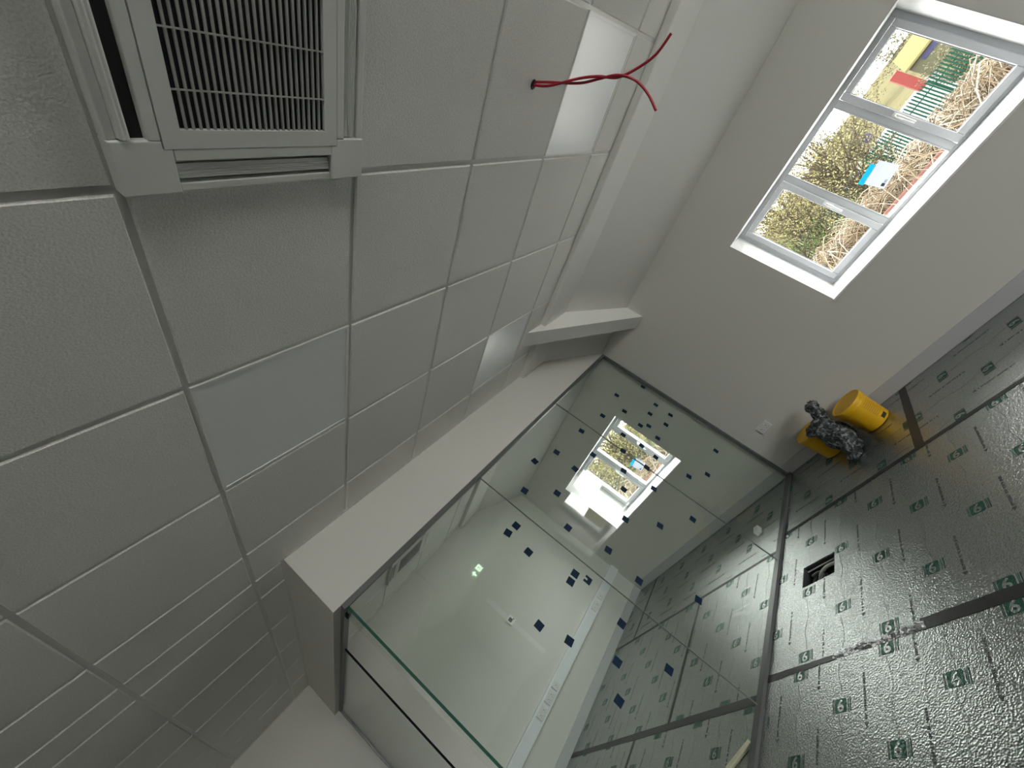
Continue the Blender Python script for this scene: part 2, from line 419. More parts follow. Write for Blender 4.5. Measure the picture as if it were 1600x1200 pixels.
B('wall_channel', (GXC - .018, GXC + .018, YB - .028, YB, .022, ZT - .028), 'alu', gp)
B('floor_channel', (GXC - .02, XW, YP - .026, YP + .030, 0.0, .022), 'alu', gp)
mb = MB(); mb.box(GXC - .02, GXC + .02, YP + .030, YD0, 0, .022); mb.box(GXC - .02, GXC + .02, YD1 - .012, YB, 0, .022)
mb.build('floor_channel', 'alu', gp)
B('door_patch_fitting', (GXC - .012, GXC + .012, YD0 - .06, YD0 + .004, ZT - .05, ZT - .028), 'seal', gp)

# square manifestation stickers on the glass: (x, z, label)
ST = [
 (4.149, 1.738, 'topmost blue square sticker on the glass, close under the wall channel'),
 (3.726, 1.907, 'blue square sticker left of the topmost one, level with it'),
 (3.985, 1.513, 'blue square sticker below the topmost one, near the wall channel'),
 (3.563, 1.741, 'blue square sticker just above the upper corner of the window behind the glass'),
 (3.781, 1.513, 'dark blue sticker in the cluster above the window, middle of its upper row'),
 (3.295, 1.886, 'blue sticker left of the window corner, just above the glass joint'),
 (3.975, 1.327, 'blue sticker at the right end of the cluster above the window'),
 (3.516, 1.530, 'left one of the close pair of stickers above the window edge'),
 (3.587, 1.458, 'right one of the close pair of stickers above the window edge'),
 (3.777, 1.318, 'blue sticker low in the cluster, left below the one at its right end'),
 (2.922, 1.948, 'blue sticker on the glass just below the joint, left of the window corner'),
 (3.501, 1.323, 'blue sticker directly beside the upper edge of the window, below the close pair'),
 (3.230, 1.616, 'sticker over the first window mullion, nearest the window top corner'),
 (3.255, 1.416, 'sticker over the first window mullion, halfway along it'),
 (2.506, 1.995, 'lone sticker on the glass over the upper wall, between joint and sloping ceiling'),
 (3.034, 1.534, 'sticker on the glass joint where it crosses the yellow-green window pane'),
 (3.233, 1.252, 'sticker over the first window mullion, nearest the sill'),
 (3.880, 0.765, 'lone blue sticker low on the right glass pane, nearest the wall channel'),
 (2.752, 1.733, 'sticker over the outer frame edge of the window behind the glass'),
 (3.035, 1.278, 'sticker on the glass joint beside the white label of the far window'),
 (2.271, 2.084, 'blue sticker over the edge of the sloping ceiling, upper of the two there'),
 (2.818, 1.436, 'sticker over the second window mullion behind the glass'),
 (2.479, 1.783, 'blue sticker just outside the window frame, left of the mullion sticker'),
 (3.466, 0.763, 'blue sticker low on the right pane, right one of the pair above the skirting'),
 (3.280, 0.911, 'blue sticker low on the right pane, left one of the pair above the skirting'),
 (1.967, 1.988, 'blue sticker over the corner of back wall and sloping ceiling'),
 (2.147, 1.778, 'blue sticker left of the window jamb, right of the one on the ceiling corner'),
 (2.629, 1.356, 'sticker in the middle of the lowest far window pane'),
 (2.858, 1.141, 'sticker over the window sill, at the end of the second mullion'),
 (1.675, 1.868, 'right one of the two touching stickers high on the left glass pane'),
 (1.949, 1.561, 'sticker over the pale reflected window end, right of the second joint'),
 (2.367, 1.228, 'sticker over the outer corner of the window sill'),
 (2.830, 0.751, 'bright blue sticker over the wall between far window and skirting, right of two'),
 (2.539, 0.970, 'bright blue sticker over the wall between far window and skirting, left of two'),
 (1.587, 1.882, 'left one of the two touching stickers high on the left glass pane'),
 (2.019, 1.233, 'blue sticker over the wall just below the far end of the window sill'),
 (1.576, 1.690, 'sticker below the touching pair, above the white wall'),
 (1.681, 1.351, 'topmost of the three stickers beside the end of the trunking'),
 (1.612, 1.351, 'lower left of the three stickers beside the end of the trunking'),
 (1.707, 1.258, 'torn sticker with a bite missing, beside the end of the trunking'),
 (1.974, 0.951, 'bright blue sticker over the skirting corner of the back room'),
 (2.171, 0.529, 'bright blue sticker over the crossing of two tape lines on the floor'),
 (1.235, 1.380, 'lone dark sticker over the white wall, right of the thermostat'),
 (1.617, 0.945, 'blue sticker over the skirting board, below the joint line'),
 (1.290, 1.183, 'dark sticker touching the edge of the white trunking'),
 (1.394, 0.882, 'blue sticker over the skirting edge, upper of the two above the floor'),
 (1.583, 0.583, 'lone blue sticker over the foil floor of the back room, right of the others'),
 (1.220, 0.793, 'lowest blue sticker, over the floor edge along the back wall'),
]
for i, (x, z, lb) in enumerate(ST):
    s = 0.0265 if x < 3.2 else 0.0250
    poly = [(-s, -s), (s, -s), (s, s), (-s, s)]
    if 'torn' in lb: poly = [(-s, -s), (s, -s), (s, s), (.35 * s, s), (.3 * s, .2 * s), (-.25 * s, .1 * s), (-.3 * s, s), (-s, s)]
    mb = MB(); mb.prism(poly, 1, -0.0008, 0.0)
    o = mb.build('square_sticker', 'blue'); o.location = (x, YP + .0055, z)
    o.rotation_euler = (0, math.radians(random.uniform(-9, 9)), 0)
    tag(o, lb, 'sticker', 'blue square stickers on the glass')

# ------------------------------------------------------------------ ceiling cassette
def make_cassette(x, y, label):
    r = empty('ceiling_cassette_unit', (x, y, CE)); tag(r, label, 'air conditioner')
    h = 0.303; zb = -.030
    f = MB()
    # outer ring built as four corner blocks plus slotted sides
    s0, s1, sl = .236, .284, .195        # slot band and half length
    pi = .212                            # inner panel half size
    for sx in (-1, 1):
        f.box(sx * s1, sx * h, -sl, sl, zb + .006, .02)
    for sy in (-1, 1):
        f.box(-sl, sl, sy * s1, sy * h, zb + .006, .02)
    for sx in (-1, 1):
        for sy in (-1, 1):
            f.prism([(sx * sl, sy * pi), (sx * sl, sy * h), (sx * h, sy * h), (sx * h, sy * sl), (sx * pi, sy * sl), (sx * pi, sy * pi)], 2, zb, .02)
    for sx in (-1, 1):
        f.box(sx * pi, sx * s0, -sl, sl, zb, .02); f.box(-sl, sl, sx * pi, sx * s0, zb, .02)
    f.build('housing', 'acgrey', r, bevel=.003)
    B('cavity', (-s1, s1, -s1, s1, .021, .10), 'black', r)
    B('filter', (-.173, .173, -.173, .173, zb + .010, zb + .014), 'black', r)  # black sheet behind the slats, standing in for the darkness of the cavity
    # inner access panel with grille opening
    g = .174; p = MB(); q = pi - .0015
    for a in (-1, 1):
        p.box(a * g, a * q, -q, q, zb - .001, zb + .016); p.box(-g, g, a * g, a * q, zb - .001, zb + .016)
    pn = p.build('access_panel', 'acgrey', r)
    sm = MB(); n = 24; pitch = 2 * g / n
    for i in range(1, n):
        xx = -g + i * pitch; sm.box(xx - .0022, xx + .0022, -g, g, zb + .001, zb + .007)
    for yy in (-.105, 0, .1): sm.box(-g, g, yy - .0015, yy + .0015, zb - .0005, zb + .003)
    sm.build('grille', 'slat', pn)
    B('slot_dark_sheet', (-s0 - .026, -s0, -sl, sl, -.012, -.010), 'black', r)  # black sheet across the open slot, painted in place of its shade
    # four vanes in the slots
    for k in range(4):
        v = MB(); pts = [(-.010, -.004), (.016, -.010), (.020, -.004), (.018, .006), (-.006, .010)]
        if k == 3: pts = [(.009, -.020), (.013, -.0235), (.017, -.022), (.021, -.0245), (.026, -.022), (.031, .010), (.016, .012)]
        v.prism([(s0 + .020 + a, zb + .018 + b) for a, b in pts], 1, -sl + .004, sl - .004)
        for t in (range(4) if k != 3 else ()): v.box(s0 + .018 + t * .006, s0 + .0195 + t * .006, -sl + .006, sl - .006, zb + .006 - (.02 if k == 3 else 0), zb + .009)
        o = v.build('vane', 'acgrey', r); o.rotation_euler = (0, 0, [0, math.pi / 2, -math.pi / 2, math.pi][k])
    return r
make_cassette(*CAS1, 'white ceiling air conditioning cassette with slatted grille beside the red cables')
make_cassette(*CAS2, 'ceiling air conditioning cassette of the back room, seen through the glass')

# ------------------------------------------------------------------ light panels (switched off)
labels = ['square white light panel set among the tiles below the nearer cassette',
          'bright square light panel behind the hanging red cables',
          'square light panel beside the boxed beam and the ceiling edge']
for (x, y), lb in zip(LP, labels):
    r = empty('light_panel', (x, y, CE)); tag(r, lb, 'ceiling light', 'flat light panels in the ceiling')
    h = .294; k = .012; mb = MB()
    for a in (-1, 1): mb.box(a * (h - k), a * h, -h, h, -.001, .009); mb.box(-h + k, h - k, a * (h - k), a * h, -.001, .009)
    mb.build('frame', 'white', r); B('diffuser', (-h + k, h - k, -h + k, h - k, .002, .009), 'diffuser', r)

# ------------------------------------------------------------------ red cables
def smooth(pts, n=10):
    P = [Vector(p) for p in pts]; out = []
    for i in range(len(P) - 1):
        a, b, c, d = P[max(i - 1, 0)], P[i], P[i + 1], P[min(i + 2, len(P) - 1)]
        for k in range(n):
            t = k / n; out.append(0.5 * ((2 * b) + (c - a) * t + (2 * a - 5 * b + 4 * c - d) * t * t + (-a + 3 * b - 3 * c + d) * t ** 3))
    return out + [P[-1]]
def ray(px, py, x):        # helper for a point of the cable hanging in the plane X=x
    d = (R0 * (px - 800) + R1 * (py - 600)) / F_PX + R2
    t = x / d.x; return Vector((0, 0, H)) + d * t
top = Vector((1.835, .204, CE))
ca = [top + Vector((0, .004, .01)), ray(858, 134, 1.85), ray(905, 122.5, 1.88), ray(935, 119.5, 1.895), ray(965, 121, 1.915), ray(995, 107, 1.925), ray(1025, 85, 1.93), ray(1049, 52, 1.93)]
cb = [top + Vector((0, -.006, .01)), ray(858, 128.5, 1.855), ray(905, 130, 1.89), ray(935, 123.5, 1.905), ray(965, 117.5, 1.905), ray(992, 125, 1.92), ray(1012, 146, 1.93), ray(1025, 173, 1.93)]
o = MB().tube(smooth(ca), .0052, 10).build('red_cable', 'red'); tag(o, 'red cable hanging from the ceiling, its end curling towards the top of the photo', 'cable', 'red cables hanging from the ceiling')
o = MB().tube(smooth(cb), .0052, 10).build('red_cable', 'red'); tag(o, 'red cable hanging from the ceiling, its end bending down to the window wall', 'cable', 'red cables hanging from the ceiling')
o = MB().lathe([(0, -.003), (.016, -.003), (.019, .0), (.014, .001)], 20).build('cable_gland', 'black'); o.location = top + Vector((0, 0, -.0012))
tag(o, 'dark hole where the red cables leave the ceiling tile', 'cable hole')

# ------------------------------------------------------------------ insulation boards
fc = bpy.data.curves.new('six', 'FONT'); fc.body = '6'; fc.size = 0.085; fc.align_x = 'CENTER'; fc.align_y = 'CENTER'; fc.offset = 0.0022; fc.resolution_u = 3
fo = bpy.data.objects.new('six', fc); COL.objects.link(fo); dg = bpy.context.evaluated_depsgraph_get()
tm = fo.evaluated_get(dg).to_mesh()
SIX_V = [(v.co.x, v.co.y) for v in tm.vertices]; SIX_F = [tuple(p.vertices) for p in tm.polygons]
mx = (min(v[0] for v in SIX_V) + max(v[0] for v in SIX_V)) / 2; my = (min(v[1] for v in SIX_V) + max(v[1] for v in SIX_V)) / 2
SIX_V = [(v[0] - mx, v[1] - my) for v in SIX_V]
fo.evaluated_get(dg).to_mesh_clear(); bpy.data.objects.remove(fo)
INK, TXT, FAINT = 1, 2, 3
def marks(mb, x0, x1, y0, y1, ox, oy, px, py, rot, hole=None):
    """printed marks in a staggered lattice; rot=0: glyph up is +X, text lines run along X"""
    def T(cx, cy2, u, v):     # u = reading direction, v = glyph up
        return (cx + v, cy2 - u) if rot == 0 else (cx - u, cy2 - v) if rot == 1 else (cx - v, cy2 + u)
    def ok(pts):
        if not all(x0 + .004 < p[0] < x1 - .004 and y0 + .004 < p[1] < y1 - .004 for p in pts): return False
        return not (hole and any(hole[0] - .004 < p[0] < hole[1] + .004 and hole[2] - .004 < p[1] < hole[3] + .004 for p in pts))
    def quad(cx, cy2, u0, u1, v0, v1, mi, z=.0006):
        n = max(1, int(abs(v1 - v0) / .012)); 
        for k in range(n):
            a, b = v0 + (v1 - v0) * k / n, v0 + (v1 - v0) * (k + 1) / n
            p = [T(cx, cy2, u0, a), T(cx, cy2, u1, a), T(cx, cy2, u1, b), T(cx, cy2, u0, b)]
            if ok(p): mb.face([(q[0], q[1], z) for q in p], mi)
    rnd = random.Random(int(ox * 1000))
    for i in range(-14, 15):
        for j in range(-24, 25):
            if rot == 1: cx, cy2 = ox + j * px, oy + (i + 0.5 * (j % 2)) * py
            else: cx, cy2 = ox + (i + 0.5 * (j % 2)) * px, oy + j * py
            if not (x0 - .3 < cx < x1 + .3 and y0 - .3 < cy2 < y1 + .3): continue
            hw, hh = .036, .036
            # rounded plate
            pl = []
            for a in range(16):
                t = 2 * math.pi * (a + .5) / 16; c_, s_ = math.cos(t), math.sin(t)
                e = 0.22; pl.append(T(cx, cy2, hw * math.copysign(abs(c_) ** e, c_), hh * math.copysign(abs(s_) ** e, s_)))
            if ok(pl): mb.face([(q[0], q[1], .0006) for q in pl], INK)
            elif x0 < cx < x1 and y0 < cy2 < y1: quad(cx, cy2, -hw, hw, -hh, hh, INK)
            sx = [T(cx, cy2, v[0], v[1]) for v in SIX_V]
            if ok(sx):
                for f in SIX_F: mb.face([(sx[k][0], sx[k][1], .0010) for k in f], 0)
            for u, wd in ((.044, .0025), (.050, .003), (.058, .005)):
                quad(cx, cy2, u, u + wd, -hh, hh, INK)
            for u, wd in ((-.044, .0025), (-.050, .003)):
                quad(cx, cy2, u, u + wd, -hh, hh, INK)
            # printed line of tiny capitals with an arrow head at its end, and a faint wavy one
            lx = 0.13; tx, ty = (cx + px / 2 + .01, cy2 + py / 2) if rot != 1 else (cx + px / 2, cy2 - py / 2)
            if rot != 1: tx, ty = cx + px / 2 + .01, cy2 + .5 * abs(py)
            v = -lx + .03
            while v < lx:
                wv = rnd.uniform(.004, .010); quad(tx, ty, -.0065, .0065 if rnd.random() < .7 else .001, v, v + wv, TXT); v += wv + (.003 if rnd.random() < .8 else .012)
            ar = [T(tx, ty, -.012, -lx + .016), T(tx, ty, .012, -lx + .016), T(tx, ty, 0, -lx - .006)]
            if ok(ar): mb.face([(q[0], q[1], .0006) for q in ar], TXT)
            v = .045
            while v < (px if rot != 1 else py) - .055:
                u = .010 * math.sin(v * 26); quad(cx, cy2, u - .0035, u + .0035, v, v + .010, FAINT, .0004); v += .0135
def board(label, x0, x1, y0, y1, ox, oy, px, py, rot=0, hole=None):
    g = .0015; x0 += g; x1 -= g; y0 += g; y1 -= g
    mb = MB()
    if hole:
        a, b, c, d = hole
        X = [x0, a, b, x1]; Y = [y0, c, d, y1]
        for i in range(3):
            for j in range(3):
                if i == 1 and j == 1: continue
                for z in (0, -.1): mb.face([(X[i], Y[j], z), (X[i + 1], Y[j], z), (X[i + 1], Y[j + 1], z), (X[i], Y[j + 1], z)])
        for (p, q) in (((x0, y0), (x1, y0)), ((x1, y0), (x1, y1)), ((x1, y1), (x0, y1)), ((x0, y1), (x0, y0)), ((a, c), (b, c)), ((b, c), (b, d)), ((b, d), (a, d)), ((a, d), (a, c))):
            mb.face([(*p, 0), (*q, 0), (*q, -.1), (*p, -.1)])
    else: mb.box(x0, x1, y0, y1, -.1, 0)
    marks(mb, x0, x1, y0, y1, ox, oy, px, py, rot, hole)
    me_o = mb.build('insulation_board', ['foil', 'foilink', 'foiltext', 'foilfaint'])
    for p in me_o.data.polygons:
        if p.material_index and p.normal.z < 0: p.flip()
    tag(me_o, label, 'insulation board', 'foil-faced insulation boards on the floor')
XJ, XK = 3.338, 1.992       # joints in the near room
HOLE = (2.603, 2.795, 2.072, 2.363)
YC = YP
board('foil insulation board along the window wall, in the near room before the short tape', XJ, XW - .002, -1.06, 1.342, 3.39, .545, .302, .50, 1)
board('foil insulation board under the two yellow buckets', XJ, XW - .002, 1.342, YC, 3.406, 1.624, .29, .50, 1)
board('foil insulation board with the square floor box cut into it', XK, XJ, .20, YC, 2.045, 1.147, .50, .289, 0, HOLE)
board('foil insulation board at the bottom right corner, below the long tape', .62, XK, .20, YC, 1.931 - .48, 1.151, .48, .296)
XJ2, XK2 = 3.185, 1.85
board('foil insulation board just behind the glass with the blue sticker over its corner', XK2, XJ2, YC, 3.84, 2.137, 2.772, .50, .289)
board('foil insulation board along the back wall, middle one of the glazed room', XK2, XJ2, 3.84, YB, 2.152, 4.044, .49, .29)
board('foil insulation board under the far window of the glazed room', XJ2, XW - .002, YC, 5.37, 3.485, 4.63, .30, .5, 1)
board('small foil insulation board in the far window corner of the glazed room', XJ2, XW - .002, 5.37, YB, 3.485, 5.6, .30, .5, 1)
board('foil insulation board beside the timber offcut behind the glass', .62, XK2, YC, 4.341, 1.815, 2.776, .48, .288)
board('foil insulation board in the back wall corner at the bottom edge', .62, XK2, 4.341, YB, 1.6, 4.6, .48, .288)

# tape over the joints: slightly wavy strips
def tape(label, p, q, w0, w1, mt='tape', seed=1, z=.0014, frag=None):
    rnd = random.Random(seed); p, q = Vector(p), Vector(q); d = (q - p).normalized(); nrm = Vector((-d.y, d.x)); L_ = (q - p).length
    n = max(6, int(L_ / .04)); mb = MB(); prev = None
    for i in range(n + 1):
        c = p + (q - p) * i / n; wv = (w0 + (w1 - w0) * i / n) / 2
        a = c + nrm * (wv + rnd.uniform(-.0015, .0015)); b = c - nrm * (wv + rnd.uniform(-.0015, .0015))
        if prev:
            for zz, rev in ((z + .0004, 0), (z, 1)): mb.face([(*prev[0], zz), (*a, zz), (*b, zz), (*prev[1], zz)])
            mb.face([(*prev[0], z), (*a, z), (*a, z + .0004), (*prev[0], z + .0004)]); mb.face([(*prev[1], z), (*b, z), (*b, z + .0004), (*prev[1], z + .0004)])
        prev = (a, b)
    o = mb.build('joint_tape', mt); tag(o, label, 'tape', 'tape over the floor board joints'); return o
tape('long black tape on the floor between buckets and floor box', (3.350, -1.06), (3.325, 2.62), .040, .040, seed=2)
tape('short black tape running from the skirting to the long tape, right of the buckets', (4.25, 1.347), (3.345, 1.335), .060, .066, seed=3)
tape('black tape at the right edge, thick part of the line below the floor box', (1.995, -1.06), (1.992, 1.55), .072, .066, seed=4)
tape('black tape end meeting the floor channel, below the floor box', (1.975, 2.07), (1.975, 2.62), .030, .052, seed=5)
# crumpled foil between the two tape ends
rnd = random.Random(3); mb = MB(); P0 = []
for i in range(40):
    y = 1.53 + .56 * i / 39; P0.append([(1.985 + k * .012 + rnd.uniform(-.004, .004), y + rnd.uniform(-.006, .006), .001 + abs(rnd.gauss(0, .004)) * (abs(k) < 2)) for k in (-2, -1, 0, 1, 2)])
for i in range(39):
    for k in range(4): mb.face([P0[i][k], P0[i][k + 1], P0[i + 1][k + 1], P0[i + 1][k]])
o = mb.build('foil_strip', 'foilraw'); tag(o, 'crumpled silver foil strip in the gap of the black tape line', 'foil strip')
tape('grey-black tape behind the glass, from the channel to the back wall, nearest the camera', (XK2 + .006, 2.68), (XK2, YB - .02), .066, .056, seed=6)
tape('dark tape behind the glass under the blue sticker, running to the back wall', (3.172, 2.68), (3.195, YB - .02), .030, .034, seed=7)
tape('dark cross tape behind the glass, starting at the blue sticker', (3.175, 3.845), (1.885, 3.795), .036, .036, seed=8)
tape('short dark tape under the far window behind the glass', (4.255, 5.385), (3.20, 5.36), .032, .034, seed=9)
tape('thin dark tape at the bottom edge behind the glass', (1.82, 4.341), (.66, 4.345), .034, .036, seed=10)

# floor box
r = empty('floor_box', ((HOLE[0] + HOLE[1]) / 2, (HOLE[2] + HOLE[3]) / 2, -.1)); tag(r, 'open floor box sunk into a foil board with a cable inside', 'floor box')
hx, hy = (HOLE[1] - HOLE[0]) / 2 - .001, (HOLE[3] - HOLE[2]) / 2 - .001; t = .004
mb = MB(); mb.box(-hx, hx, -hy, hy, .0005, .006)
mb.box(-hx, -hx + t, -hy, hy, .006, .092); mb.box(hx - t, hx, -hy, hy, .006, .092); mb.box(-hx, hx, -hy, -hy + t, .006, .092); mb.box(-hx, hx, hy - t, hy, .006, .092)
mb.build('tray', 'box', r)
mb = MB(); mb.box(hx - .022, hx - .014, -hy + .01, hy - .01, .070, .076); mb.build('rim_bar', 'white', r)
pts = [(.05 * math.cos(t_) * .8, .055 * math.sin(t_) + .05, .02 + .0012 * i) for i, t_ in enumerate([k * .35 for k in range(40)])]
mb = MB().tube(pts, .009, 8); mb.build('conduit', 'pvc', r)
mb = MB().tube(smooth([(.0, .07, .03), (.02, .02, .06), (.03, -.05, .075), (.035, -.12, .07)]), .012, 10); mb.build('cable', 'cablew', r)

# timber offcut, small white block
r = empty('timber_offcut', (1.51, 2.80, .0016)); r.rotation_euler = (0, 0, math.radians(-52))
MB().box(-.095, .13, -.016, .016, 0, .022).build('wood_strip', 'wood', r, bevel=.002); tag(r, 'pale timber offcut lying on the foil behind the glass at the bottom edge', 'timber offcut')
for ch in kids(r): ch.location.x = 0
r = MB(); r.box(-.045, .045, -.028, .028, 0, .05); o = r.build('packing_block', 'white', bevel=.002); o.location = (3.62, 3.00, .0012); o.rotation_euler = (0, 0, math.radians(12))
tag(o, 'small white plastic block on the foil floor just behind the glass', 'block')

# ------------------------------------------------------------------ sockets, trunking, thermostat, exit sign
def socket(loc, rz, w_, h_, label, name='power_socket', group=None):
    r = empty(name, loc, rz); tag(r, label, 'socket', group)
    MB().box(-w_ / 2, w_ / 2, -.010, 0, -h_ / 2, h_ / 2).build('face_plate', 'plate', r, bevel=.003)
    n = 2 if w_ > .12 else 1
    for k in range(n):
        x = (k - (n - 1) / 2) * w_ * .46
        MB().box(x - .007, x + .007, -.014, -.010, h_ * .18, h_ * .36).build('rocker_switch', 'trunk', r)
        q = MB(); q.box(x - .004, x + .004, -.0106, -.0100, h_ * -.02, h_ * .09); q.box(x - .016, x - .009, -.0106, -.0100, -h_ * .26, -h_ * .20); q.box(x + .009, x + .016, -.0106, -.0100, -h_ * .26, -h_ * .20)
        q.build('pin_holes', 'pvc', r)
    return r
socket((XW, 2.34, .513), math.pi / 2 * -1 + math.pi * 0, .146, .086, 'double socket on the window wall beside the glass partition')
for ob in [o for o in bpy.data.objects if o.name.startswith('power_socket') and o.parent is None]: ob.rotation_euler = (0, 0, -math.pi / 2)
tr = empty('dado_trunking', (0, YB - .001, 0)); tag(tr, 'long white dado trunking across the back wall behind the glass', 'trunking')
MB().box(XF + .10, XW - .004, -.055, 0, .432, .572).build('trunking_body', 'trunk', tr, bevel=.004)
MB().box(XF + .10, XW - .004, -.0595, -.055, .455, .549).build('trunking_cover', 'trunk', tr, bevel=.002)
for x, w_, lb in ((1.945, .146, 'double socket in the trunking, nearest the camera'), (2.135, .146, 'double socket in the trunking, middle of the near group of three'),
                  (2.285, .086, 'single outlet in the trunking, last of the near group of three'), (3.50, .146, 'double socket in the trunking towards the far window'),
                  (3.675, .086, 'single outlet in the trunking, closest to the far window')):
    socket((x, YB - .0608, .502), 0, w_, .086, lb, 'trunking_socket', 'sockets in the dado trunking')
r = empty('thermostat', (2.53, YB, 1.378)); tag(r, 'small white thermostat with a grey display on the back wall', 'thermostat')
MB().box(-.052, .052, -.024, 0, -.052, .052).build('housing', 'white', r, bevel=.005)
MB().box(-.030, .022, -.0255, -.024, -.018, .034).build('display', 'screen', r); MB().box(.028, .042, -.026, -.024, -.03, -.01).build('button', 'pvc', r)
mb = MB(); mb.box(2.495, 2.560, YB - .0012, YB, .80, 1.80); struct(mb.build('wall_patch', 'patch'))

def exit_sign(x, y, z):
    r = empty('exit_sign', (x, y, z)); tag(r, 'green and white lit exit sign hanging from the ceiling, mirrored in the glass', 'exit sign')
    MB().box(-.15, .15, -.02, .02, -.08, .08).build('light_box', 'white', r, bevel=.004)
    MB().box(-.142, .142, .0202, .0215, -.072, .072).build('green_face', 'signgreen', r)
    mb = MB(); F = lambda pts: mb.prism(pts, 1, .0216, .0225)
    # running man, seen on his white door square, and the arrow up
    mb.box(.018, .120, .0216, .0225, -.055, .055)
    mb.build('door_square', 'signwhite', r)
    mb = MB(); mb.prism([(-.02, -.01), (-.068, .052), (-.116, -.01), (-.084, -.01), (-.084, -.055), (-.052, -.055), (-.052, -.01)], 1, .0216, .0225)
    mb.build('arrow', 'signwhite', r)
    mb = MB(); C_ = (.062, .034)
    mb.prism([(C_[0] + .009 * math.cos(t), C_[1] + .009 * math.sin(t)) for t in [k * math.pi / 5 for k in range(10)]], 1, .0226, .0232)
    for a, b, w_ in (((-.066, .024), (-.074, -.006), .012), ((-.074, -.006), (-.052, -.022), .008), ((-.052, -.022), (-.054, -.046), .007), ((-.074, -.006), (-.090, -.026), .008), ((-.090, -.026), (-.108, -.028), .006), ((-.068, .020), (-.048, .008), .006), ((-.068, .020), (-.088, .010), .006)):
        a, b = Vector((-a[0], a[1])), Vector((-b[0], b[1])); n = (b - a).normalized(); n = Vector((-n.y, n.x)) * w_ / 2
        mb.prism([tuple(a + n), tuple(b + n), tuple(b - n), tuple(a - n)], 1, .0226, .0232)
    mb.build('running_figure', 'signgreen', r)
    mb = MB(); mb.box(-.1, -.094, -.003, .003, .08, CE - z); mb.box(.094, .1, -.003, .003, .08, CE - z); mb.build('hanger', 'white', r)
exit_sign(3.35, -1.95, 2.26)

# ------------------------------------------------------------------ buckets and the mottled cloth
def bucket(x, y, rz, label):
    r = empty('yellow_bucket', (x, y, .0012), rz); tag(r, label, 'bucket', 'yellow buckets by the wall')
    rb, rt, h = .118, .136, .262
    MB().lathe([(0, .003), (rb - .01, .0), (rb, .006), (rt, h - .045), (rt + .004, h - .043), (rt + .004, h - .03), (rt + .001, h - .028), (rt + .001, h - .002), (0, h - .002)], 64).build('bucket_body', 'yellow', r)
    MB().lathe([(0, h + .007), (rt - .012, h + .007), (rt - .009, h + .012), (rt + .004, h + .012), (rt + .008, h + .004), (rt + .008, h - .018), (rt + .002, h - .020), (rt + .002, h - .001)], 64).build('lid', 'yellow', r)
    # printed block of small text and a dark mark near the base
    mb = MB()
    def arc(a0, a1, z0, z1, mi):
        n = max(1, int(abs(a1 - a0) / .08))
        for k in range(n):
            A, C_ = a0 + (a1 - a0) * k / n, a0 + (a1 - a0) * (k + 1) / n
            q = lambda t, z: ((rb + (rt - rb) * z / (h - .045) + .0006) * math.cos(t), (rb + (rt - rb) * z / (h - .045) + .0006) * math.sin(t), z)
            mb.face([q(A, z0), q(C_, z0), q(C_, z1), q(A, z1)], mi)
    rnd = random.Random(5)
    for row in range(9):
        a = -.42
        while a < .30:
            w_ = rnd.uniform(.05, .16); arc(a, min(a + w_, .36), .075 + row * .0155, .0815 + row * .0155, 1); a += w_ + .03
    mb.build('printed_text', ['ink', 'ochre'], r); mb = MB()
    arc(-.30, .16, .022, .052, 0)
    mb.build('base_mark', 'ink', r)
bucket(4.035, 1.605, math.radians(-118), 'yellow plastic bucket with a lid, larger in view, right of the mottled cloth')
bucket(4.095, 2.035, math.radians(-118), 'yellow plastic bucket half covered by the mottled cloth, nearer the glass')
cm = bpy.data.materials.new('mottled_cloth'); cm.use_nodes = True; nt = cm.node_tree; p = nt.nodes['Principled BSDF']; p.inputs['Roughness'].default_value = .55
tc = nt.nodes.new('ShaderNodeTexCoord'); v = nt.nodes.new('ShaderNodeTexNoise'); v.inputs['Scale'].default_value = 30; v.inputs['Detail'].default_value = 3; v.inputs['Distortion'].default_value = 1.2
rp = nt.nodes.new('ShaderNodeValToRGB'); rp.color_ramp.interpolation = 'B_SPLINE'
for e, (ps, c_) in zip(range(4), ((.42, (.004, .007, .008)), (.51, (.02, .032, .032)), (.56, (.12, .125, .135)), (.72, (.30, .30, .32)))):
    el = rp.color_ramp.elements[e] if e < 2 else rp.color_ramp.elements.new(ps)
    el.position = ps; el.color = (*c_, 1)
nt.links.new(tc.outputs['Object'], v.inputs['Vector']); nt.links.new(v.outputs['Fac'], rp.inputs['Fac']); nt.links.new(rp.outputs['Color'], p.inputs['Base Color'])
M['cloth'] = cm
bm = bmesh.new()
for (x, y, z, a, b, c_) in ((3.88, 1.84, .17, .105, .10, .15), (3.93, 1.85, .28, .10, .10, .08), (4.01, 1.80, .34, .07, .06, .08), (4.05, 1.79, .42, .065, .06, .05),
                            (3.93, 1.93, .31, .08, .06, .045), (3.82, 1.79, .12, .09, .085, .12), (3.75, 1.80, .07, .06, .055, .08), (3.70, 1.83, .03, .05, .045, .035), (3.98, 1.83, .12, .09, .08, .13)):
    mt_ = Matrix.Translation((x, y, z)) @ Matrix.Diagonal((a, b, c_, 1)); bmesh.ops.create_icosphere(bm, subdivisions=3, radius=1, matrix=mt_)
me = bpy.data.meshes.new('cloth_base'); bm.to_mesh(me); bm.free()
o = link('tmp', me); md = o.modifiers.new('r', 'REMESH'); md.mode = 'VOXEL'; md.voxel_size = .008
sm = o.modifiers.new('s', 'SMOOTH'); sm.iterations = 4
dg = bpy.context.evaluated_depsgraph_get(); me2 = bpy.data.meshes.new_from_object(o.evaluated_get(dg)); bpy.data.objects.remove(o)
me2.calc_loop_triangles()
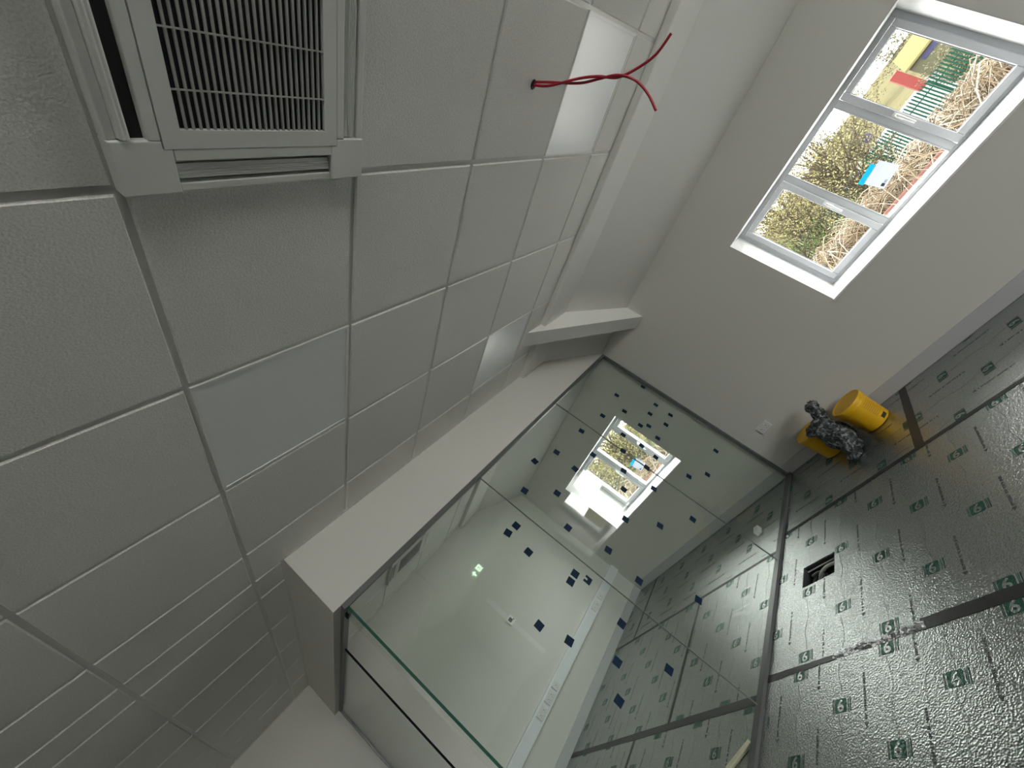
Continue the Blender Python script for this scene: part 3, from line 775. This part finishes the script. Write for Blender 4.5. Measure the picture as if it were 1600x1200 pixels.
for vv in me2.vertices:
    n = vv.normal; q = vv.co
    d = (1 - 2.2 * abs(noise.noise(q * 10))) * .026 - .020 + noise.noise(q * 22 + Vector((4, 1, 2))) * .009 + (1 - 2.2 * abs(noise.noise(q * 19 + Vector((9, 0, 0))))) * .009
    vv.co = q + n * d
    if vv.co.z < .004: vv.co.z = .004
    if vv.co.x > XW - .01: vv.co.x = XW - .01
me2.materials.clear(); me2.materials.append(cm)
for p_ in me2.polygons: p_.use_smooth = True
o = link('crumpled_jacket', me2); sm_ = o.modifiers.new('soften', 'SMOOTH'); sm_.iterations = 3; sm_.factor = .5; tag(o, 'crumpled black and grey mottled jacket piled between the yellow buckets', 'jacket')

# ------------------------------------------------------------------ outside
M['soil'] = mat('bank_soil', (0.0462, 0.0343, 0.0238), 0.95, spec=0.0, noise_col=(0.9, (0.0726, 0.0561, 0.0409), 0.35, 0.7))
M['road'] = mat('pale_yard', (0.10, 0.10, 0.105), 0.9, spec=0.05)
M['grassy'] = mat('rough_grass', (0.048, 0.047, 0.026), 0.95, spec=0.0, noise_col=(0.35, (0.058, 0.050, 0.030), 0.35, 0.65))
M['fence'] = mat('green_fence_paint', (0.004, 0.026, 0.016), 0.6, spec=0.05)
M['stem'] = mat('dry_bramble_stems', (0.0660, 0.0475, 0.0317), 0.9, spec=0.0, noise_col=(1.5, (0.0990, 0.0792, 0.0528), 0.35, 0.65))
M['bark'] = mat('pale_bark', (0.0396, 0.0330, 0.0238), 0.9, spec=0.05)
M['leaf'] = mat('spring_leaf', (0.110, 0.105, 0.042), 0.8, spec=0.0, noise_col=(2.0, (0.150, 0.135, 0.070), 0.35, 0.65))
M['leaf2'] = mat('olive_leaf', (0.072, 0.072, 0.042), 0.85, spec=0.0, noise_col=(2.0, (0.10, 0.09, 0.062), 0.35, 0.65))
M['leafg'] = mat('fresh_green_leaf', (0.0297, 0.0561, 0.0119), 0.8, spec=0.05)
M['roofy'] = mat('yellow_roof', (0.078, 0.071, 0.032), 0.8, spec=0.05)
M['housew'] = mat('house_wall', (0.050, 0.050, 0.032), 0.8, spec=0.05)
M['redp'] = mat('red_paint', (0.085, 0.018, 0.016), 0.6, spec=0.05)
M['bluep'] = mat('violet_blue_paint', (0.025, 0.025, 0.055), 0.6, spec=0.05)
M['kerb'] = mat('red_brick_edging', (0.072, 0.030, 0.024), 0.8, spec=0.05)
M['paving'] = mat('light_bounce_paving', (0.74, 0.73, 0.71), 0.85, spec=0.0, noise_col=(1.2, (0.40, 0.39, 0.38), 0.4, 0.6))  # unseen ground made this pale to bounce daylight up to the ceiling
def gz(x):
    if x < 13.0: return -.35
    return -.35 - (x - 13.0) * (2.75 / 17.0) if x < 30 else -3.1
mb = MB()
for a, b, mi in ((XW + WT, 13.0, 0), (13.0, 31.0, 1)):
    mb.face([(a, -60, gz(a)), (b, -60, gz(b)), (b, 110, gz(b)), (a, 110, gz(a))], mi)
mb.face([(31, -60, -3.1), (190, -90, .6), (190, 260, .6), (31, 110, -3.1)], 3)
mb.face([(36, -4.2, -2.96), (62, -7.0, -2.28), (62, 4.0, -2.28), (36, 1.6, -2.96)], 2)
mb.face([(-40, YF - .3, -.35), (-40, -70, -.35), (XW + WT, -70, -.35), (XW + WT, YF - .3, -.35)], 0)
struct(mb.build('ground', ['paving', 'soil', 'road', 'grassy']))
mb = MB(); mb.box(13.0, 13.12, -20, 40, -.5, -.29); o = mb.build('garden_edging', 'kerb'); tag(o, 'red edging running along the foot of the bramble bank', 'edging')
# bramble bank: arching dry stems nobody could count
rnd = random.Random(11)
def in_view(x, y):          # the two view wedges through the windows that matter
    s = y / x; return -.22 < s < .30 or .72 < s < 1.22
mb = MB(); k = 0
while k < 7000:
    x = rnd.uniform(13.3, 29.3); y = rnd.uniform(-.22 * x, 1.22 * x)
    if not in_view(x, y): continue
    k += 1
    z = gz(x); L_ = rnd.uniform(.7, 2.4); a = rnd.uniform(0, 6.283); hgt = rnd.uniform(.3, 1.0)
    pts = [(x + math.cos(a) * L_ * t, y + math.sin(a) * L_ * t, z + hgt * 4 * t * (1 - t) * (1.1 if x > 20 else .8) + rnd.uniform(-.05, .05)) for t in (0, .25, .5, .75, 1)]
    mb.tube(pts, rnd.choice((.007, .010, .014)), 3, rnd.choice((0, 0, 1)), cap=False)
o = mb.build('bramble_bank', ['stem', mat('pale_dry_stems', (0.125, 0.11, 0.08), .9)]); tag(o, 'bank of dry brown bramble stems outside the windows', 'brambles', kind='stuff')
# palisade fence
fn = empty('palisade_fence', (30, 0, -3.1)); tag(fn, 'green palisade fence across the view outside the windows', 'fence')
top_z = 1.668 - .066 * 30 + 3.1
for bay in range(-4, 13):
    y0 = bay * 3.0
    if not (bay < 4 or bay > 6): continue
    mb = MB()
    for i in range(22):
        y = y0 + .07 + i * .1315
        mb.prism([(y, .05), (y + .066, .05), (y + .066, top_z - .09), (y + .033, top_z), (y, top_z - .09)], 0, -.012, 0)
    mb.box(0, .04, y0, y0 + 3, .45, .50); mb.box(0, .04, y0, y0 + 3, top_z - .45, top_z - .40)
    mb.build('picket_panel', 'fence', fn)
    B('fence_post', (.04, .14, y0 - .05, y0 + .05, 0, top_z - .1), 'fence', fn)
# trees and shrubs
def tree(x, y, h, spread, label, leafm, seed, nb=60, nl=1500, base=None, name='bare_tree', lsz=.042):
    rnd = random.Random(seed); z0 = gz(x) if base is None else base
    r = empty(name, (x, y, z0)); tag(r, label, 'tree', 'distant trees on the horizon' if name == 'distant_tree' else 'trees outside the windows')
    wd = MB(); tips = []
    wd.tube([(0, 0, -.1), (.05, .03, h * .2), (.0, .1, h * .62)], .09, 6, r1=.05)
    for b in range(nb):
        s = Vector((rnd.uniform(-.05, .05), rnd.uniform(-.05, .05), h * rnd.uniform(.08, .62)))
        a = rnd.uniform(0, 6.283); el = rnd.uniform(.15, 1.35)
        d = Vector((math.cos(a) * math.cos(el), math.sin(a) * math.cos(el), math.sin(el))); L_ = rnd.uniform(.5, 1.0) * spread
        pts = [s]
        for t in range(5):
            d = (d + Vector((rnd.gauss(0, .16), rnd.gauss(0, .16), rnd.gauss(.03, .14)))).normalized(); pts.append(pts[-1] + d * L_ / 5)
            if t > 0:
                d2 = (d + Vector((rnd.gauss(0, .6), rnd.gauss(0, .6), rnd.gauss(.2, .5)))).normalized(); q = pts[-1]
                tw = [q, q + d2 * L_ * .16, q + (d2 + Vector((rnd.gauss(0, .2), rnd.gauss(0, .2), .1))) * L_ * .34]
                wd.tube(tw, .012, 3, r1=.005, cap=False); tips += tw[1:]
        wd.tube(pts, .030, 4, r1=.008, cap=False); tips += pts[2:]
    wd.build('branches', 'bark', r)
    lf = MB()
    for i in range(nl):
        c = rnd.choice(tips) + Vector((rnd.gauss(0, .12), rnd.gauss(0, .12), rnd.gauss(0, .12))) * (spread / 2.2)
        u = Vector((rnd.gauss(0, 1), rnd.gauss(0, 1), rnd.gauss(0, 1))).normalized(); w_ = u.cross(Vector((rnd.gauss(0, 1), rnd.gauss(0, 1), rnd.gauss(0, 1)))).normalized()
        s = lsz * rnd.uniform(.6, 1.5)
        lf.face([c - u * s, c + w_ * s * .5, c + u * s, c - w_ * s * .5])
    lf.build('foliage', leafm, r)
tree(24, 1.2, 5.2, 3.3, 'spreading leafing tree in front of the fence, middle pane of the nearer window', 'leaf', 21, 80, 5100)
tree(26, 3.6, 5.6, 3.3, 'yellow-green leafing tree at the lower pane of the nearer window', 'leaf', 22, 80, 7140)
tree(23, 4.2, 2.6, 1.6, 'low green shrub before the fence, lower pane of the nearer window', 'leafg', 23, 40, 1530, name='shrub')
tree(33, 0.2, 5.6, 2.3, 'thin olive tree behind the fence, between top and middle panes', 'leaf2', 24, 60, 2380)
tree(36, -4.6, 1.5, 1.9, 'olive thicket behind the fence under the yellow house', 'leaf2', 25, 70, 5100, name='shrub')
tree(34, 1.5, 7.0, 4.0, 'tall pale tree behind the fence in the middle pane', 'leaf', 26, 80, 5100)
tree(38, 6.0, 7.6, 4.4, 'tall bushy tree behind the fence at the lower pane', 'leaf', 27, 80, 8500)
k = 30
for (x, y, h, sp, lm, lb) in ((17, 15.0, 4.6, 2.8, 'leaf', 'yellow-green tree outside the far window, middle pane'),
                              (18, 18.5, 4.8, 3.0, 'leaf', 'yellow-green tree outside the far window, lower pane'),
                              (24, 20.0, 5.6, 4.0, 'leaf', 'bushy tree outside the far window, behind the others'),
                              (20, 24.0, 5.4, 3.6, 'leaf', 'bushy tree outside the far window, at its far end')):
    tree(x, y, h, sp, lb, lm, k, 80, 8840); k += 1
# far tree belt on the horizon
for i in range(12):
    y = -26 + i * 5.5; x = 78 + (i % 3) * 5
    tree(x, y, 4.4 + (i * 7 % 5) * .5, 3.6 + (i % 2), 'distant hazy trees along the horizon beyond the fence', 'leaf2', 50 + i, 30, 2600, base=-2.3, name='distant_tree', lsz=.12)
# yellow-roofed house, red container, blue sign
hs = empty('yellow_house', (60, -6.6, -3.0)); hs.rotation_euler = (0, 0, math.radians(-22)); tag(hs, 'small house with a yellow gabled roof beyond the fence', 'house')
mb = MB(); mb.prism([(-1.2, 0), (1.2, 0), (1.2, 2.7), (0, 3.8), (-1.2, 2.7)], 1, -7, 0); mb.build('house_wall', 'housew', hs)
mb = MB()
for s_ in (-1, 1): mb.prism([(s_ * 1.5, 2.45), (s_ * 1.5, 2.62), (0, 4.0), (0, 3.85)], 1, -7.2, .15)
mb.build('roof', 'roofy', hs); B('window_band', (-1.26, -1.2, -6.2, -1.0, 1.9, 2.3), 'bluep', hs)
o = B('red_container', (57, 58, -5.7, -4.95, -2.6, .30), 'redp'); tag(o, 'small red box-shaped hut left of the yellow house', 'hut')
mb = MB(); mb.box(45, 45.1, -.9, -.3, -.9, -.35); mb.box(45, 45.1, -.85, -.8, -3.1, -.9); mb.box(45, 45.1, -.4, -.35, -3.1, -.9)
o = mb.build('roadside_board', 'bluep'); tag(o, 'small violet blue board seen through the branches', 'board')
